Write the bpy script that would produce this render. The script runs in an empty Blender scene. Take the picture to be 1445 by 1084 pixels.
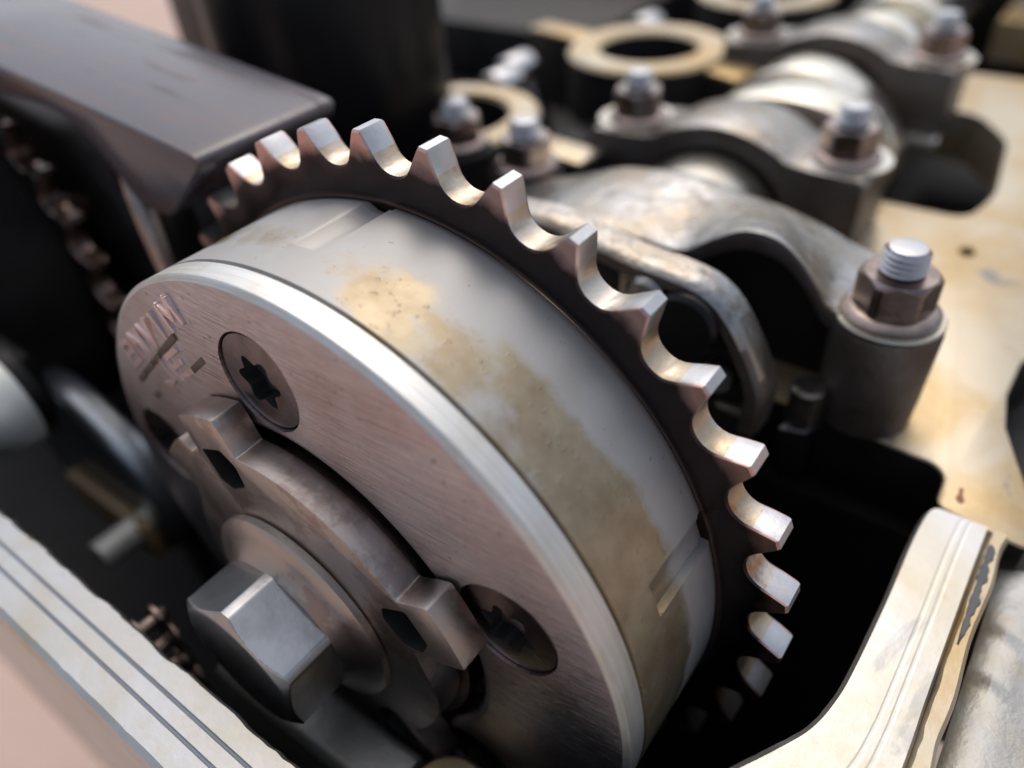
import bpy, bmesh, math, random
from mathutils import Matrix, Vector
random.seed(7)
S = 0.04                       # metres per model unit: one unit is the radius of the phaser drum (40 mm)
R_ = math.radians
scene = bpy.context.scene
C = scene.collection

# ------------------------------------------------------------------ camera
cam_d = bpy.data.cameras.new('camera'); cam = bpy.data.objects.new('camera', cam_d); C.objects.link(cam)
RX = Vector((0.80409367, 0.59125903, -0.06201717)); RU = Vector((-0.33781004, 0.54025204, 0.77072181)); RB = Vector((0.48920113, -0.59878251, 0.63414648))
CL = Vector((1.38054603, -0.78744362, 1.90015859)) * S
m = Matrix((RX, RU, RB)).transposed().to_4x4(); m.translation = CL
cam.matrix_world = m
cam_d.sensor_width = 36; cam_d.lens = 1099.66 / 1445 * 36
cam_d.clip_start = 0.004; cam_d.clip_end = 400
cam_d.dof.use_dof = True; cam_d.dof.focus_distance = 1.93 * S; cam_d.dof.aperture_fstop = 11.0
cam_d.dof.aperture_blades = 0
scene.camera = cam
# ------------------------------------------------------------------ world, sun, exposure
w = bpy.data.worlds.new('World'); scene.world = w; w.use_nodes = True
nt = w.node_tree; bg = nt.nodes['Background']
sky = nt.nodes.new('ShaderNodeTexSky'); sky.sky_type = 'NISHITA'; sky.sun_disc = False
SUN_EL, SUN_AZ = 58.0, 330.0     # azimuth clockwise from +Y
sky.sun_elevation = R_(SUN_EL); sky.sun_rotation = R_(SUN_AZ)
sky.air_density = 1.0; sky.dust_density = 4.0; sky.ozone_density = 1.0
hs = nt.nodes.new('ShaderNodeHueSaturation'); hs.inputs['Saturation'].default_value = 0.68
nt.links.new(sky.outputs[0], hs.inputs['Color']); nt.links.new(hs.outputs[0], bg.inputs['Color'])
bg.inputs['Strength'].default_value = 0.12
sd = bpy.data.lights.new('sun', 'SUN'); sun = bpy.data.objects.new('sun', sd); C.objects.link(sun)
sd.energy = 0.5; sd.angle = R_(120); sd.color = (1.0, 0.97, 0.93)
az, el = R_(SUN_AZ), R_(SUN_EL)
to_sun = Vector((math.sin(az) * math.cos(el), math.cos(az) * math.cos(el), math.sin(el)))
sun.rotation_euler = to_sun.to_track_quat('Z', 'Y').to_euler()
scene.view_settings.view_transform = 'Standard'; scene.view_settings.look = 'None'
scene.view_settings.exposure = 0.42; scene.view_settings.gamma = 1.0
scene.view_settings.use_curve_mapping = False
scene.render.engine = 'CYCLES'
scene.cycles.max_bounces = 8; scene.cycles.glossy_bounces = 6
scene.render.resolution_x = 1024; scene.render.resolution_y = 768

# ------------------------------------------------------------------ materials
class NT:
    def __init__(s, name):
        s.m = bpy.data.materials.new(name); s.m.use_nodes = True
        s.t = s.m.node_tree; s.b = s.t.nodes['Principled BSDF']
        tc = s.t.nodes.new('ShaderNodeTexCoord')
        mp = s.t.nodes.new('ShaderNodeMapping'); mp.inputs['Scale'].default_value = (1 / S,) * 3
        s.t.links.new(tc.outputs['Object'], mp.inputs['Vector']); s.co = mp.outputs[0]
    def n(s, typ, **kw):
        x = s.t.nodes.new(typ)
        for k, v in kw.items(): setattr(x, k, v)
        return x
    def l(s, a, b): s.t.links.new(a, b)
    def scaled(s, sx, sy, sz, rot=(0, 0, 0)):
        mp = s.n('ShaderNodeMapping'); mp.inputs['Scale'].default_value = (sx, sy, sz); mp.inputs['Rotation'].default_value = rot
        s.l(s.co, mp.inputs['Vector']); return mp.outputs[0]
    def noise(s, scale, detail=5, rough=.55, co=None, dist=0):
        x = s.n('ShaderNodeTexNoise'); x.inputs['Scale'].default_value = scale; x.inputs['Detail'].default_value = detail
        x.inputs['Roughness'].default_value = rough; x.inputs['Distortion'].default_value = dist
        s.l(co or s.co, x.inputs['Vector']); return x.outputs['Fac']
    def ramp(s, fac, a, b, ca=(0, 0, 0, 1), cb=(1, 1, 1, 1)):
        x = s.n('ShaderNodeValToRGB'); e = x.color_ramp.elements
        e[0].position = a; e[0].color = ca if len(ca) == 4 else (*ca, 1); e[1].position = b; e[1].color = cb if len(cb) == 4 else (*cb, 1)
        s.l(fac, x.inputs[0]); return x.outputs[0]
    def mix(s, fac, a, b):
        x = s.n('ShaderNodeMix', data_type='RGBA')
        if isinstance(fac, (int, float)): x.inputs[0].default_value = fac
        else: s.l(fac, x.inputs[0])
        for i, v in ((6, a), (7, b)):
            if isinstance(v, tuple): x.inputs[i].default_value = (*v, 1) if len(v) == 3 else v
            else: s.l(v, x.inputs[i])
        return x.outputs[2]
    def math(s, op, a, b=0.0):
        x = s.n('ShaderNodeMath', operation=op)
        for i, v in ((0, a), (1, b)):
            if isinstance(v, (int, float)): x.inputs[i].default_value = v
            else: s.l(v, x.inputs[i])
        return x.outputs[0]
    def sep(s):
        x = s.n('ShaderNodeSeparateXYZ'); s.l(s.co, x.inputs[0]); return x.outputs
    def bump(s, h, strength=.3, dist=.01, prev=None):
        x = s.n('ShaderNodeBump'); x.inputs['Strength'].default_value = strength; x.inputs['Distance'].default_value = dist * S
        s.l(h, x.inputs['Height'])
        if prev: s.l(prev, x.inputs['Normal'])
        return x.outputs[0]
    def done(s, color=None, metal=0., rough=.5, normal=None, spec=None, coat=0., coat_rough=.1, emis=None):
        b = s.b
        for key, v in (('Base Color', color), ('Metallic', metal), ('Roughness', rough)):
            if v is None: continue
            if isinstance(v, tuple): b.inputs[key].default_value = (*v, 1) if len(v) == 3 else v
            elif isinstance(v, (int, float)): b.inputs[key].default_value = v
            else: s.l(v, b.inputs[key])
        if normal: s.l(normal, b.inputs['Normal'])
        if spec is not None: b.inputs['Specular IOR Level'].default_value = spec
        if coat: b.inputs['Coat Weight'].default_value = coat; b.inputs['Coat Roughness'].default_value = coat_rough
        return s.m

def m_cover():        # ground steel cover, fine scratches, faint reddish varnish
    k = NT('ground_steel')
    sc = k.noise(1, 3, .7, k.scaled(6, 6, 190, (0, R_(38), 0)))
    sc2 = k.noise(1, 3, .7, k.scaled(4, 4, 150, (0, R_(-52), 0)))
    st = k.ramp(k.noise(3.1, 6, .66), .46, .68)
    st2 = k.ramp(k.noise(9, 5, .7), .60, .78)
    col = k.mix(k.math('MULTIPLY', st, .72), (.53, .475, .485), (.40, .25, .22))
    col = k.mix(k.math('MULTIPLY', st2, .30), col, (.30, .17, .14))
    col = k.mix(k.math('MULTIPLY', k.ramp(k.noise(42, 3, .6), .64, .72), .65), col, (.10, .07, .06))
    col = k.mix(.12, col, k.ramp(sc, .35, .65)); col = k.mix(.09, col, k.ramp(sc2, .35, .65))
    rg = k.math('ADD', k.math('MULTIPLY', k.noise(7, 4), .16), .27)
    nr = k.bump(sc, .5, .004); nr = k.bump(sc2, .42, .004, nr)
    return k.done(col, 1., rg, nr)
def m_rim():          # turned rim: fine circumferential lines
    k = NT('turned_steel')
    x, y, z = k.sep()
    ln = k.noise(1, 4, .7, k.scaled(2.5, 130, 2.5))
    st = k.ramp(k.noise(4.2, 6, .6), .47, .66)
    col = k.mix(k.math('MULTIPLY', st, .5), (.72, .715, .68), (.52, .44, .27))
    col = k.mix(.2, col, k.ramp(ln, .3, .7))
    return k.done(col, .92, .46, k.bump(ln, .4, .004))
def m_drum():         # satin steel drum, amber oil varnish in ragged-edged patches round its middle
    k = NT('satin_steel_oil_stained')
    x, y, z = k.sep()
    wob = k.noise(5, 6, .65)
    band = k.math('SUBTRACT', 1.0, k.math('MULTIPLY', k.math('ABSOLUTE', k.math('SUBTRACT', y, .205)), 9.0))
    big = k.noise(2.3, 3, .5)
    # film: more of it low on the side, ragged upper boundary
    lowz = k.math('MULTIPLY', k.math('SUBTRACT', 1.0, z), .42)
    a = k.math('ADD', k.math('ADD', k.math('MULTIPLY', band, .10), lowz), k.math('ADD', k.math('MULTIPLY', wob, .42), k.math('MULTIPLY', big, .62)))
    lim = k.math('MULTIPLY', k.ramp(k.math('ADD', y, k.math('MULTIPLY', wob, .16)), .36, .395, (1, 1, 1, 1), (0, 0, 0, 1)), 1.0)
    a = k.math('ADD', a, k.math('MULTIPLY', k.ramp(x, .06, .22), .075))
    patch = k.math('MULTIPLY', k.ramp(a, .575, .67), lim)
    thick = k.ramp(k.noise(11, 4, .6), .35, .7)
    amber = k.mix(thick, (.35, .295, .20), (.255, .195, .12))
    lo = k.ramp(z, .55, .85, (1, 1, 1, 1), (0, 0, 0, 1))
    base = k.mix(k.ramp(k.noise(3.5, 5, .6), .45, .8), (.44, .436, .428), (.40, .38, .35))
    col = k.mix(k.math('MULTIPLY', patch, .95), base, amber)
    col = k.mix(k.math('MULTIPLY', k.ramp(k.noise(60, 1, .5), .74, .78), .5), col, (.2, .13, .07))
    spots = k.ramp(k.noise(38, 2, .6), .62, .70)
    rg = k.math('ADD', .58, k.math('MULTIPLY', patch, -.18))
    n1 = k.bump(k.noise(120, 3, .7), .06, .004)
    n1 = k.bump(k.math('MULTIPLY', spots, patch), .25, .005, n1)
    return k.done(col, .8, rg, n1)
def m_oxide():        # dark brown oxide sprocket face
    k = NT('brown_oxide_steel')
    v = k.noise(6, 5, .6)
    x, y, z = k.sep()
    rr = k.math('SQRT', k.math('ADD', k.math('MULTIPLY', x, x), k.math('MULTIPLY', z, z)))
    tip_reflect = k.ramp(k.math('SUBTRACT', k.math('ADD', rr, k.math('MULTIPLY', k.math('SUBTRACT', k.noise(14, 5, .6), .5), .07)), .62), .492, .535)
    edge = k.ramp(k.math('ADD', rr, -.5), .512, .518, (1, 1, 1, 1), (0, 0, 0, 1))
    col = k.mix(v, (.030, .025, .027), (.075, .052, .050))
    col = k.mix(k.math('MULTIPLY', tip_reflect, .95), col, (.62, .40, .36))  # pink reflection of the ground painted onto the tooth tips
    col = k.mix(k.math('MULTIPLY', edge, .5), col, (.42, .27, .22))
    return k.done(col, 1., k.math('ADD', .24, k.math('MULTIPLY', k.noise(20, 4), .14)), k.bump(k.noise(70, 3, .6), .10, .004))
def m_gullet():       # chain-polished gullets, brown oil in places
    k = NT('chain_polished_steel')
    a = k.ramp(k.noise(5.5, 5, .6), .42, .60)
    b = k.ramp(k.noise(7, 4, .6), .60, .68)
    col = k.mix(k.math('MULTIPLY', a, .75), (.54, .50, .44), (.42, .30, .17))
    col = k.mix(k.math('MULTIPLY', b, .75), col, (.36, .16, .05))
    return k.done(col, 1., .40, k.bump(k.noise(90, 3, .65), .25, .004))
def m_plate():
    k = NT('sintered_steel')
    a = k.ramp(k.noise(5, 6, .65), .50, .56)
    col = k.mix(k.math('MULTIPLY', a, .6), (.46, .40, .36), (.27, .20, .18))
    return k.done(col, 1., .38, k.bump(k.noise(45, 4, .6), .12, .006))
def m_blackbolt(name='dark_phosphate_steel', c=(.17, .125, .115), r=.3):
    k = NT(name)
    col = k.mix(k.ramp(k.noise(12, 5, .65), .4, .7), c, tuple(v * .55 for v in c))
    return k.done(col, 1., r, k.bump(k.noise(50, 3, .6), .12, .006))
def m_boltsteel():
    k = NT('zinc_bolt_steel')
    cr = k.n('ShaderNodeTexVoronoi', feature='DISTANCE_TO_EDGE'); cr.inputs['Scale'].default_value = 9; k.l(k.co, cr.inputs['Vector'])
    col = k.mix(k.ramp(k.noise(9, 5, .6), .35, .7), (.50, .505, .51), (.36, .35, .345))
    return k.done(col, 1., .31, k.bump(k.noise(30, 4, .6), .12, .006))
def m_alu(name, c=(.76, .74, .70), stain=.6, rough=.36, amber=(.62, .44, .17), bump=.2, metal=.9, s0=2.2, smut=0.):
    k = NT(name)
    a = k.ramp(k.noise(s0, 6, .62, dist=.6), .40, .68)
    b = k.ramp(k.noise(7, 5, .65), .62, .72)
    d = k.ramp(k.noise(16, 5, .7), .66, .74)
    col = k.mix(k.math('MULTIPLY', a, stain), c, amber)
    col = k.mix(k.math('MULTIPLY', b, .55 * stain), col, (.34, .17, .06))
    col = k.mix(k.math('MULTIPLY', d, .5), col, (.22, .22, .24))
    if smut: col = k.mix(k.math('MULTIPLY', k.ramp(k.noise(2.6, 5, .6, k.scaled(1.5, .8, 1), dist=.8), .615, .665), smut), col, (.17, .19, .23))
    rg = k.math('ADD', rough - .08, k.math('MULTIPLY', k.noise(9, 4), .16))
    n1 = k.bump(k.noise(60, 4, .7), bump, .006); n1 = k.bump(k.noise(8, 3, .5), bump, .012, n1)
    return k.done(col, metal, rg, n1)
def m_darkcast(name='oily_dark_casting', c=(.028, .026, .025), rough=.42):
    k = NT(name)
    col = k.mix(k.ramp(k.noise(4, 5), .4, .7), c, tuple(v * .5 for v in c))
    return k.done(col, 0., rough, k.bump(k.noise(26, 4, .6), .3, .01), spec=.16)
def m_greycast():     # as-cast aluminium, grey and oily
    k = NT('oily_grey_casting')
    col = k.mix(k.ramp(k.noise(4, 6, .65), .38, .66), (.33, .333, .335), (.26, .215, .155))
    col = k.mix(k.math('MULTIPLY', k.ramp(k.noise(9, 6, .7), .54, .66), .65), col, (.10, .08, .065))
    return k.done(col, .95, k.math('ADD', .20, k.math('MULTIPLY', k.noise(9, 4), .20)), k.bump(k.noise(12, 3, .5), .35, .03, k.bump(k.noise(40, 4, .65), .4, .008)))
def m_capshade():  # darker copy of the cap metal: shade painted on sides and fronts
    k = NT('shaded_grey_casting')
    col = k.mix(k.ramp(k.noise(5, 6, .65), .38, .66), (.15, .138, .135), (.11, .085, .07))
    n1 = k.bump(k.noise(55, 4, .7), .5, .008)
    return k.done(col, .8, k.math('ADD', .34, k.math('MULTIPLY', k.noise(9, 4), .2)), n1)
def m_plastic():
    k = NT('worn_brown_plastic')
    st = k.noise(1, 4, .6, k.scaled(1.6, 22, 9))
    big = k.ramp(k.noise(1, 3, .55, k.scaled(1.1, 13, 5)), .60, .67)
    col = k.mix(k.math('MULTIPLY', k.ramp(st, .52, .68), .8), (.078, .068, .080), (.13, .075, .058))
    col = k.mix(k.math('MULTIPLY', big, .8), col, (.022, .014, .012))
    rg = k.math('ADD', .17, k.math('ADD', k.math('MULTIPLY', st, .10), k.math('MULTIPLY', big, .22)))
    return k.done(col, 0., rg, k.bump(k.noise(14, 4, .6), .06, .01), spec=.62)
def m_plain(name, c, rough=.4, metal=0., spec=.5, b=.15, sc=20):
    k = NT(name)
    col = k.mix(k.noise(sc * .3, 4), tuple(v * .8 for v in c), tuple(min(1, v * 1.15) for v in c))
    return k.done(col, metal, rough, k.bump(k.noise(sc, 4, .6), b, .008), spec=spec)
def m_ground():
    k = NT('pink_concrete')
    a = k.noise(.35, 6, .6); b = k.noise(3, 5, .7)
    col = k.mix(k.ramp(a, .35, .7), (.60, .425, .345), (.66, .50, .42))
    col = k.mix(k.math('MULTIPLY', k.ramp(b, .45, .75), .35), col, (.50, .35, .28))
    return k.done(col, 0., .85, k.bump(k.noise(12, 5, .7), .3, .05))

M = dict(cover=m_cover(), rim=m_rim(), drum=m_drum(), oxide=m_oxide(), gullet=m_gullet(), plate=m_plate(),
         screw=m_blackbolt('screw_steel', (.19, .15, .145), .28), bolt=m_boltsteel(), blk=m_blackbolt(),
         nut=m_blackbolt('brown_nut_steel', (.33, .265, .24), .26), stud=m_plain('stud_steel', (.50, .50, .51), .3, 1., b=.2, sc=40),
         deck=m_alu('varnished_aluminium', (.55, .48, .36), .95, .40, (.45, .285, .085), .14, .6, 1.7, .75), rail=m_alu('machined_aluminium', (.56, .56, .55), .58, .38, (.46, .375, .19), .10, .8, 2.4, .35),
         cap=m_greycast(), cap_shaded=m_capshade(), dark=m_darkcast(), pit=m_darkcast('black_oily_casting', (.012, .011, .011), .5),
         guide=m_plastic(), black=m_plain('black_plastic', (.006, .006, .007), .34, 0., .25, .1), seal=m_plain('grey_sealant', (.075, .08, .085), .5),
         hole=m_plain('dark_recess', (.006, .006, .006), .6), cam=m_alu('polished_cam_steel', (.72, .69, .62), .5, .24, (.62, .50, .28), .06, 1., 3),
         chain=m_plain('chain_steel', (.26, .19, .16), .30, 1., b=.1), mark=m_plain('bright_stamping', (.84, .66, .64), .34, 1., b=.25, sc=50),
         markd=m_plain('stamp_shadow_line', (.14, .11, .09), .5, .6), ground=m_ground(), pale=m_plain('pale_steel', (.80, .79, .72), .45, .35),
         worn=m_plain('worn_grey_steel', (.40, .43, .46), .36, .9), shoe=m_plain('amber_nylon', (.32, .22, .11), .4), groove=m_plain('groove_blue_grey', (.22, .25, .30), .5, .3), flank=m_plain('bare_tooth_steel', (.52, .525, .54), .38, 1., b=.12, sc=60), rust=m_plain('burnt_varnish', (.30, .10, .045), .35), hub=m_darkcast('dark_phaser_steel', (.02, .018, .017), .45), roughcast=m_alu('rough_aluminium', (.37, .378, .38), .6, .45, (.31, .26, .15), .35, .8, 3, .8))

# ------------------------------------------------------------------ mesh helpers (model units in, metres out)
def finish(bm, bevel=0., seg=2, angle=32):
    bmesh.ops.remove_doubles(bm, verts=bm.verts, dist=1e-5)
    bmesh.ops.recalc_face_normals(bm, faces=bm.faces)
    if bevel:
        es = [e for e in bm.edges if len(e.link_faces) == 2 and e.calc_face_angle(0) > R_(angle)]
        if es: bmesh.ops.bevel(bm, geom=es, offset=bevel, segments=seg, profile=.5, affect='EDGES', clamp_overlap=True)
    for f in bm.faces: f.smooth = True
    for e in bm.edges:
        if len(e.link_faces) == 2 and e.calc_face_angle(0) > R_(34): e.smooth = False
    return bm
def obj(name, bm, mats, parent=None, label=None):
    me = bpy.data.meshes.new(name)
    for v in bm.verts: v.co *= S
    bm.to_mesh(me); bm.free()
    for mm in (mats if isinstance(mats, (list, tuple)) else [mats]): me.materials.append(M[mm])
    o = bpy.data.objects.new(name, me); C.objects.link(o)
    if parent:
        o.parent = parent; o.matrix_parent_inverse = Matrix.Translation(-parent.location)
    if label: o['label'] = label
    return o
def thing(name, label, cat, loc=(0, 0, 0), group=None):
    o = bpy.data.objects.new(name, None); C.objects.link(o); o.location = Vector(loc) * S
    o.empty_display_size = .01
    return tag(o, label, cat, group)
def tag(o, label, cat, group=None):
    o['label'] = label; o['category'] = cat
    if group: o['group'] = group
    return o
def boolean(o, cutters, op='DIFFERENCE', sharp=30):
    for c in cutters:
        md = o.modifiers.new('b', 'BOOLEAN'); md.operation = op; md.solver = 'EXACT'; md.object = c
    dg = bpy.context.evaluated_depsgraph_get(); dg.update()
    me = bpy.data.meshes.new_from_object(o.evaluated_get(dg))
    o.modifiers.clear(); old = o.data; o.data = me; me.name = old.name
    for c in cutters:
        d = c.data; bpy.data.objects.remove(c); bpy.data.meshes.remove(d)
    bm = bmesh.new(); bm.from_mesh(me)
    for f in bm.faces: f.smooth = True
    for e in bm.edges: e.smooth = not (len(e.link_faces) != 2 or e.calc_face_angle(0) > R_(sharp))
    bm.to_mesh(me); bm.free()
def ax(axis, r, th, h, c):
    """polar point; axis 'y': th from +z towards +x; axis 'z': th from +x towards +y; axis 'x': from +y to +z"""
    if axis == 'y': return (c[0] + r * math.sin(th), c[1] + h, c[2] + r * math.cos(th))
    if axis == 'z': return (c[0] + r * math.cos(th), c[1] + r * math.sin(th), c[2] + h)
    return (c[0] + h, c[1] + r * math.cos(th), c[2] + r * math.sin(th))
def lathe(bm, prof, axis='y', c=(0, 0, 0), n=96, rf=None, midx=None, close=False):
    """prof: list of (r,h); rf(r,th,h,i) may change the radius"""
    rings = []
    for i, (r, h) in enumerate(prof):
        if r < 1e-6: rings.append([bm.verts.new(ax(axis, 0, 0, h, c))])
        else: rings.append([bm.verts.new(ax(axis, rf(r, 2 * math.pi * k / n, h, i) if rf else r, 2 * math.pi * k / n, h, c)) for k in range(n)])
    pairs = list(zip(rings, rings[1:]))
    if close: pairs.append((rings[-1], rings[0]))
    for i, (a, b) in enumerate(pairs):
        for k in range(n):
            k2 = (k + 1) % n
            if len(a) == 1 and len(b) == 1: continue
            if len(a) == 1: f = bm.faces.new((a[0], b[k], b[k2]))
            elif len(b) == 1: f = bm.faces.new((a[k], a[k2], b[0]))
            else: f = bm.faces.new((a[k], a[k2], b[k2], b[k]))
            if midx: f.material_index = midx[i]
    return bm
def extrude(bm, pts, axis, a, b):
    """closed polygon extruded between a and b. axis y: pts (x,z); axis z: pts (x,y); axis x: pts (y,z)"""
    def P(p, t): return (p[0], t, p[1]) if axis == 'y' else (p[0], p[1], t) if axis == 'z' else (t, p[0], p[1])
    va = [bm.verts.new(P(p, a)) for p in pts]; vb = [bm.verts.new(P(p, b)) for p in pts]
    n = len(pts)
    bm.faces.new(va); bm.faces.new(list(reversed(vb)))
    for i in range(n): bm.faces.new((va[i], vb[i], vb[(i + 1) % n], va[(i + 1) % n]))
    return bm
def box(bm, x0, x1, y0, y1, z0, z1): return extrude(bm, [(x0, y0), (x1, y0), (x1, y1), (x0, y1)], 'z', z0, z1)
def tube(bm, path, r, n=12):
    pts = [Vector(p) for p in path]; rings = []
    up = Vector((.31, .22, .92))
    for i, p in enumerate(pts):
        d = (pts[min(i + 1, len(pts) - 1)] - pts[max(i - 1, 0)]).normalized()
        a = d.cross(up).normalized(); b = d.cross(a)
        rings.append([bm.verts.new(p + (a * math.cos(2 * math.pi * k / n) + b * math.sin(2 * math.pi * k / n)) * (r[i] if isinstance(r, list) else r)) for k in range(n)])
    for A, B in zip(rings, rings[1:]):
        for k in range(n): bm.faces.new((A[k], A[(k + 1) % n], B[(k + 1) % n], B[k]))
    bm.faces.new(rings[0]); bm.faces.new(list(reversed(rings[-1])))
    return bm
def NB(): return bmesh.new()
def split_top(bm, thr=.45):  # upward faces keep the first material, the rest take the second
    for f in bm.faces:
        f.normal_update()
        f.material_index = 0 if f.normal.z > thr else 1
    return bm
def catm(p, n=6):
    o = []
    for i in range(len(p) - 1):
        P = [p[max(i - 1, 0)], p[i], p[i + 1], p[min(i + 2, len(p) - 1)]]
        for k in range(n):
            u = k / n
            def cr(a, b, c_, d_): return .5 * (2 * b + (c_ - a) * u + (2 * a - 5 * b + 4 * c_ - d_) * u * u + (3 * b - a - 3 * c_ + d_) * u ** 3)
            o.append((cr(*[q[0] for q in P]), cr(*[q[1] for q in P])))
    return o + [p[-1]]
def smoothstep(a, b, x):
    t = max(0., min(1., (x - a) / (b - a))); return t * t * (3 - 2 * t)

# ------------------------------------------------------------------ ground
GZ = -13.0
bm = NB(); box(bm, -3000, 3000, -3000, 3000, GZ - .5, GZ)
g = obj('ground', finish(bm), 'ground'); g['kind'] = 'structure'

# ------------------------------------------------------------------ timing case (front casting with the gasket rails)
tcse = thing('timing_case', 'bright machined aluminium timing case wall with grooved gasket face around the sprocket', 'engine casting', (0, 0, -3.2))
def front_rail():
    prof = [(-.458, -3.2), (-.458, -.02), (-.468, 0), (-.527, 0), (-.530, -.006), (-.536, -.006), (-.539, 0), (-.579, 0), (-.582, -.006), (-.588, -.006), (-.591, 0),
            (-.655, 0), (-.672, -.012), (-.682, -.05), (-.682, -.16), (-.66, -.2), (-.66, -3.2)]
    bm = NB(); rings = []
    N = 520
    for i in range(N + 1):
        x = -14.0 + 14.75 * i / N
        j = random.gauss(0, .0013) + .005 * math.sin(x * 9) * math.sin(x * 23)
        jo = random.gauss(0, .0009)
        ring = []
        for q, (y, z) in enumerate(prof):
            if q in (1, 2): y += j
            if q in (11, 12, 13): y += jo
            ring.append(bm.verts.new((x, y, z)))
        rings.append(ring)
    for A, B in zip(rings, rings[1:]):
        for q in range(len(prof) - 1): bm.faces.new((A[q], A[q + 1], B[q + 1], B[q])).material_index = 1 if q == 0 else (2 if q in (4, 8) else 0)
    return bm
obj('front_gasket_rail', finish(front_rail()), ['rail', 'pit', 'groove'], tcse)  # groove floors are coloured blue-grey, darker than the rail
# inner and outer edge of the side rail in plan, from the joint at the head forward to the front rail
inn = [(1.385, 1.222), (1.362, 1.19), (1.352, 1.05), (1.352, .80), (1.345, .55), (1.335, .44), (1.31, .34), (1.265, .255), (1.19, .13), (1.05, -.10), (.90, -.33), (.74, -.45)]
out = [(1.542, 1.222), (1.542, 1.19), (1.540, 1.05), (1.538, .80), (1.538, .55), (1.540, .40), (1.535, .25), (1.50, .09), (1.42, -.07), (1.26, -.30), (1.10, -.50), (.74, -.67)]
def dens(p):
    return catm(p, 8)
I_, O_ = dens(inn), dens(out)
def side_rail():
    bm = NB(); rings = []; I, O = I_, O_
    for a, b in zip(I, O):
        dx, dy = b[0] - a[0], b[1] - a[1]
        j = random.gauss(0, .0018)
        st = [(0, -3.2), (0 + j, -.02), (.06, 0), (.50, 0), (.52, -.0006), (.55, -.0006), (.57, 0), (.63, 0), (.65, -.0006), (.68, -.0006), (.70, 0), (.93, 0), (.965, -.012), (1.0, -.045), (1.0, -3.2)]
        rings.append([bm.verts.new((a[0] + dx * s, a[1] + dy * s, z)) for s, z in st])
    for A, B in zip(rings, rings[1:]):
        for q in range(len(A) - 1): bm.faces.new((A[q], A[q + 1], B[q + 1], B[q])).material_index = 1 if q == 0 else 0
    bm.faces.new(rings[0]); bm.faces.new(list(reversed(rings[-1])))
    return bm
bm = finish(side_rail())
for f in bm.faces: f.smooth = False
obj('side_gasket_rail', bm, ['rail', 'pit'], tcse)
def ridge():          # thin sealant-stained ridge along the outer edge and the lower rough flange outside it
    bm = NB(); A = None
    for i, (a, b) in enumerate(list(zip(I_, O_))[2:-12]):
        n_ = (Vector(b) - Vector(a)).normalized()
        if i < 50: n_ = Vector((1, 0))
        jit = .0025 * math.sin(i * 1.3) * math.sin(i * .41)
        def pt(d, z): return (b[0] + n_.x * d, b[1] + n_.y * d, z)
        w_ = .046 + .004 * math.sin(i * .5)
        R = [bm.verts.new(p) for p in (pt(-.007, -.3), pt(-.007, -.022), pt(.004 + jit, .004), pt(w_ - .010, .004), pt(w_, -.010), pt(w_ + .003, -.3))]
        if A:
            for q in range(5): bm.faces.new((A[q], A[q + 1], R[q + 1], R[q]))
        else: bm.faces.new(R)
        A = R
    return bm
obj('sealant_ridge', finish(ridge()), 'deck', tcse)
def squeeze():        # smear of dark sealant on the ridge
    bm = NB(); prev = None
    for i in range(31):
        y = 1.15 - .013 * i
        w_ = (.013 + .004 * math.sin(i * .8) + .003 * math.sin(i * 1.9)) * min(1, (31 - i) / 10, (i + 1) / 3)
        a = bm.verts.new((1.551 - w_ * .3, y, .0065)); b = bm.verts.new((1.551 + w_, y, .0085)); c_ = bm.verts.new((1.551 + w_ + .004, y, .001)); d_ = bm.verts.new((1.551 - w_ * .3 - .004, y, .001))
        if prev:
            bm.faces.new((prev[0], prev[1], b, a)); bm.faces.new((prev[1], prev[2], c_, b)); bm.faces.new((prev[3], prev[0], a, d_))
        prev = (a, b, c_, d_)
    return bm
obj('sealant_bead', finish(squeeze()), 'seal', tcse)
bm = NB()
nx, ny = 14, 40; vs = {}
for i in range(nx + 1):
    for j in range(ny + 1):
        y = 1.185 - 1.75 * j / ny; x = 1.600 + .75 * i / nx - .55 * max(0, .22 - y) ** 1.3 * (1 - i / nx)
        vs[i, j] = bm.verts.new((x, y, -.075 - .05 * (i / nx) ** 2 + random.gauss(0, .004) - (.03 if i == 0 else 0)))
for i in range(nx):
    for j in range(ny): bm.faces.new((vs[i, j], vs[i + 1, j], vs[i + 1, j + 1], vs[i, j + 1]))
ed = [vs[nx, j] for j in range(ny + 1)]
lo = [bm.verts.new((v.co.x + .02, v.co.y, -1.4)) for v in ed]
for j in range(ny): bm.faces.new((ed[j], lo[j], lo[j + 1], ed[j + 1]))
obj('outer_flange', finish(bm), 'roughcast', tcse)
bm = NB(); box(bm, -14, 1.6, -.66, 1.6, -3.25, -3.15); obj('case_floor', finish(bm), 'pit', tcse)
# inner lower lip seen behind the front rail
bm = NB(); extrude(bm, [(-.33, -.47), (-.30, -.44), (-.16, -.44), (-.14, -.46), (-.14, -3.1), (-.33, -3.1)], 'x', -.40, .39)
obj('inner_lip', finish(bm, .02), 'roughcast', tcse)

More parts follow.
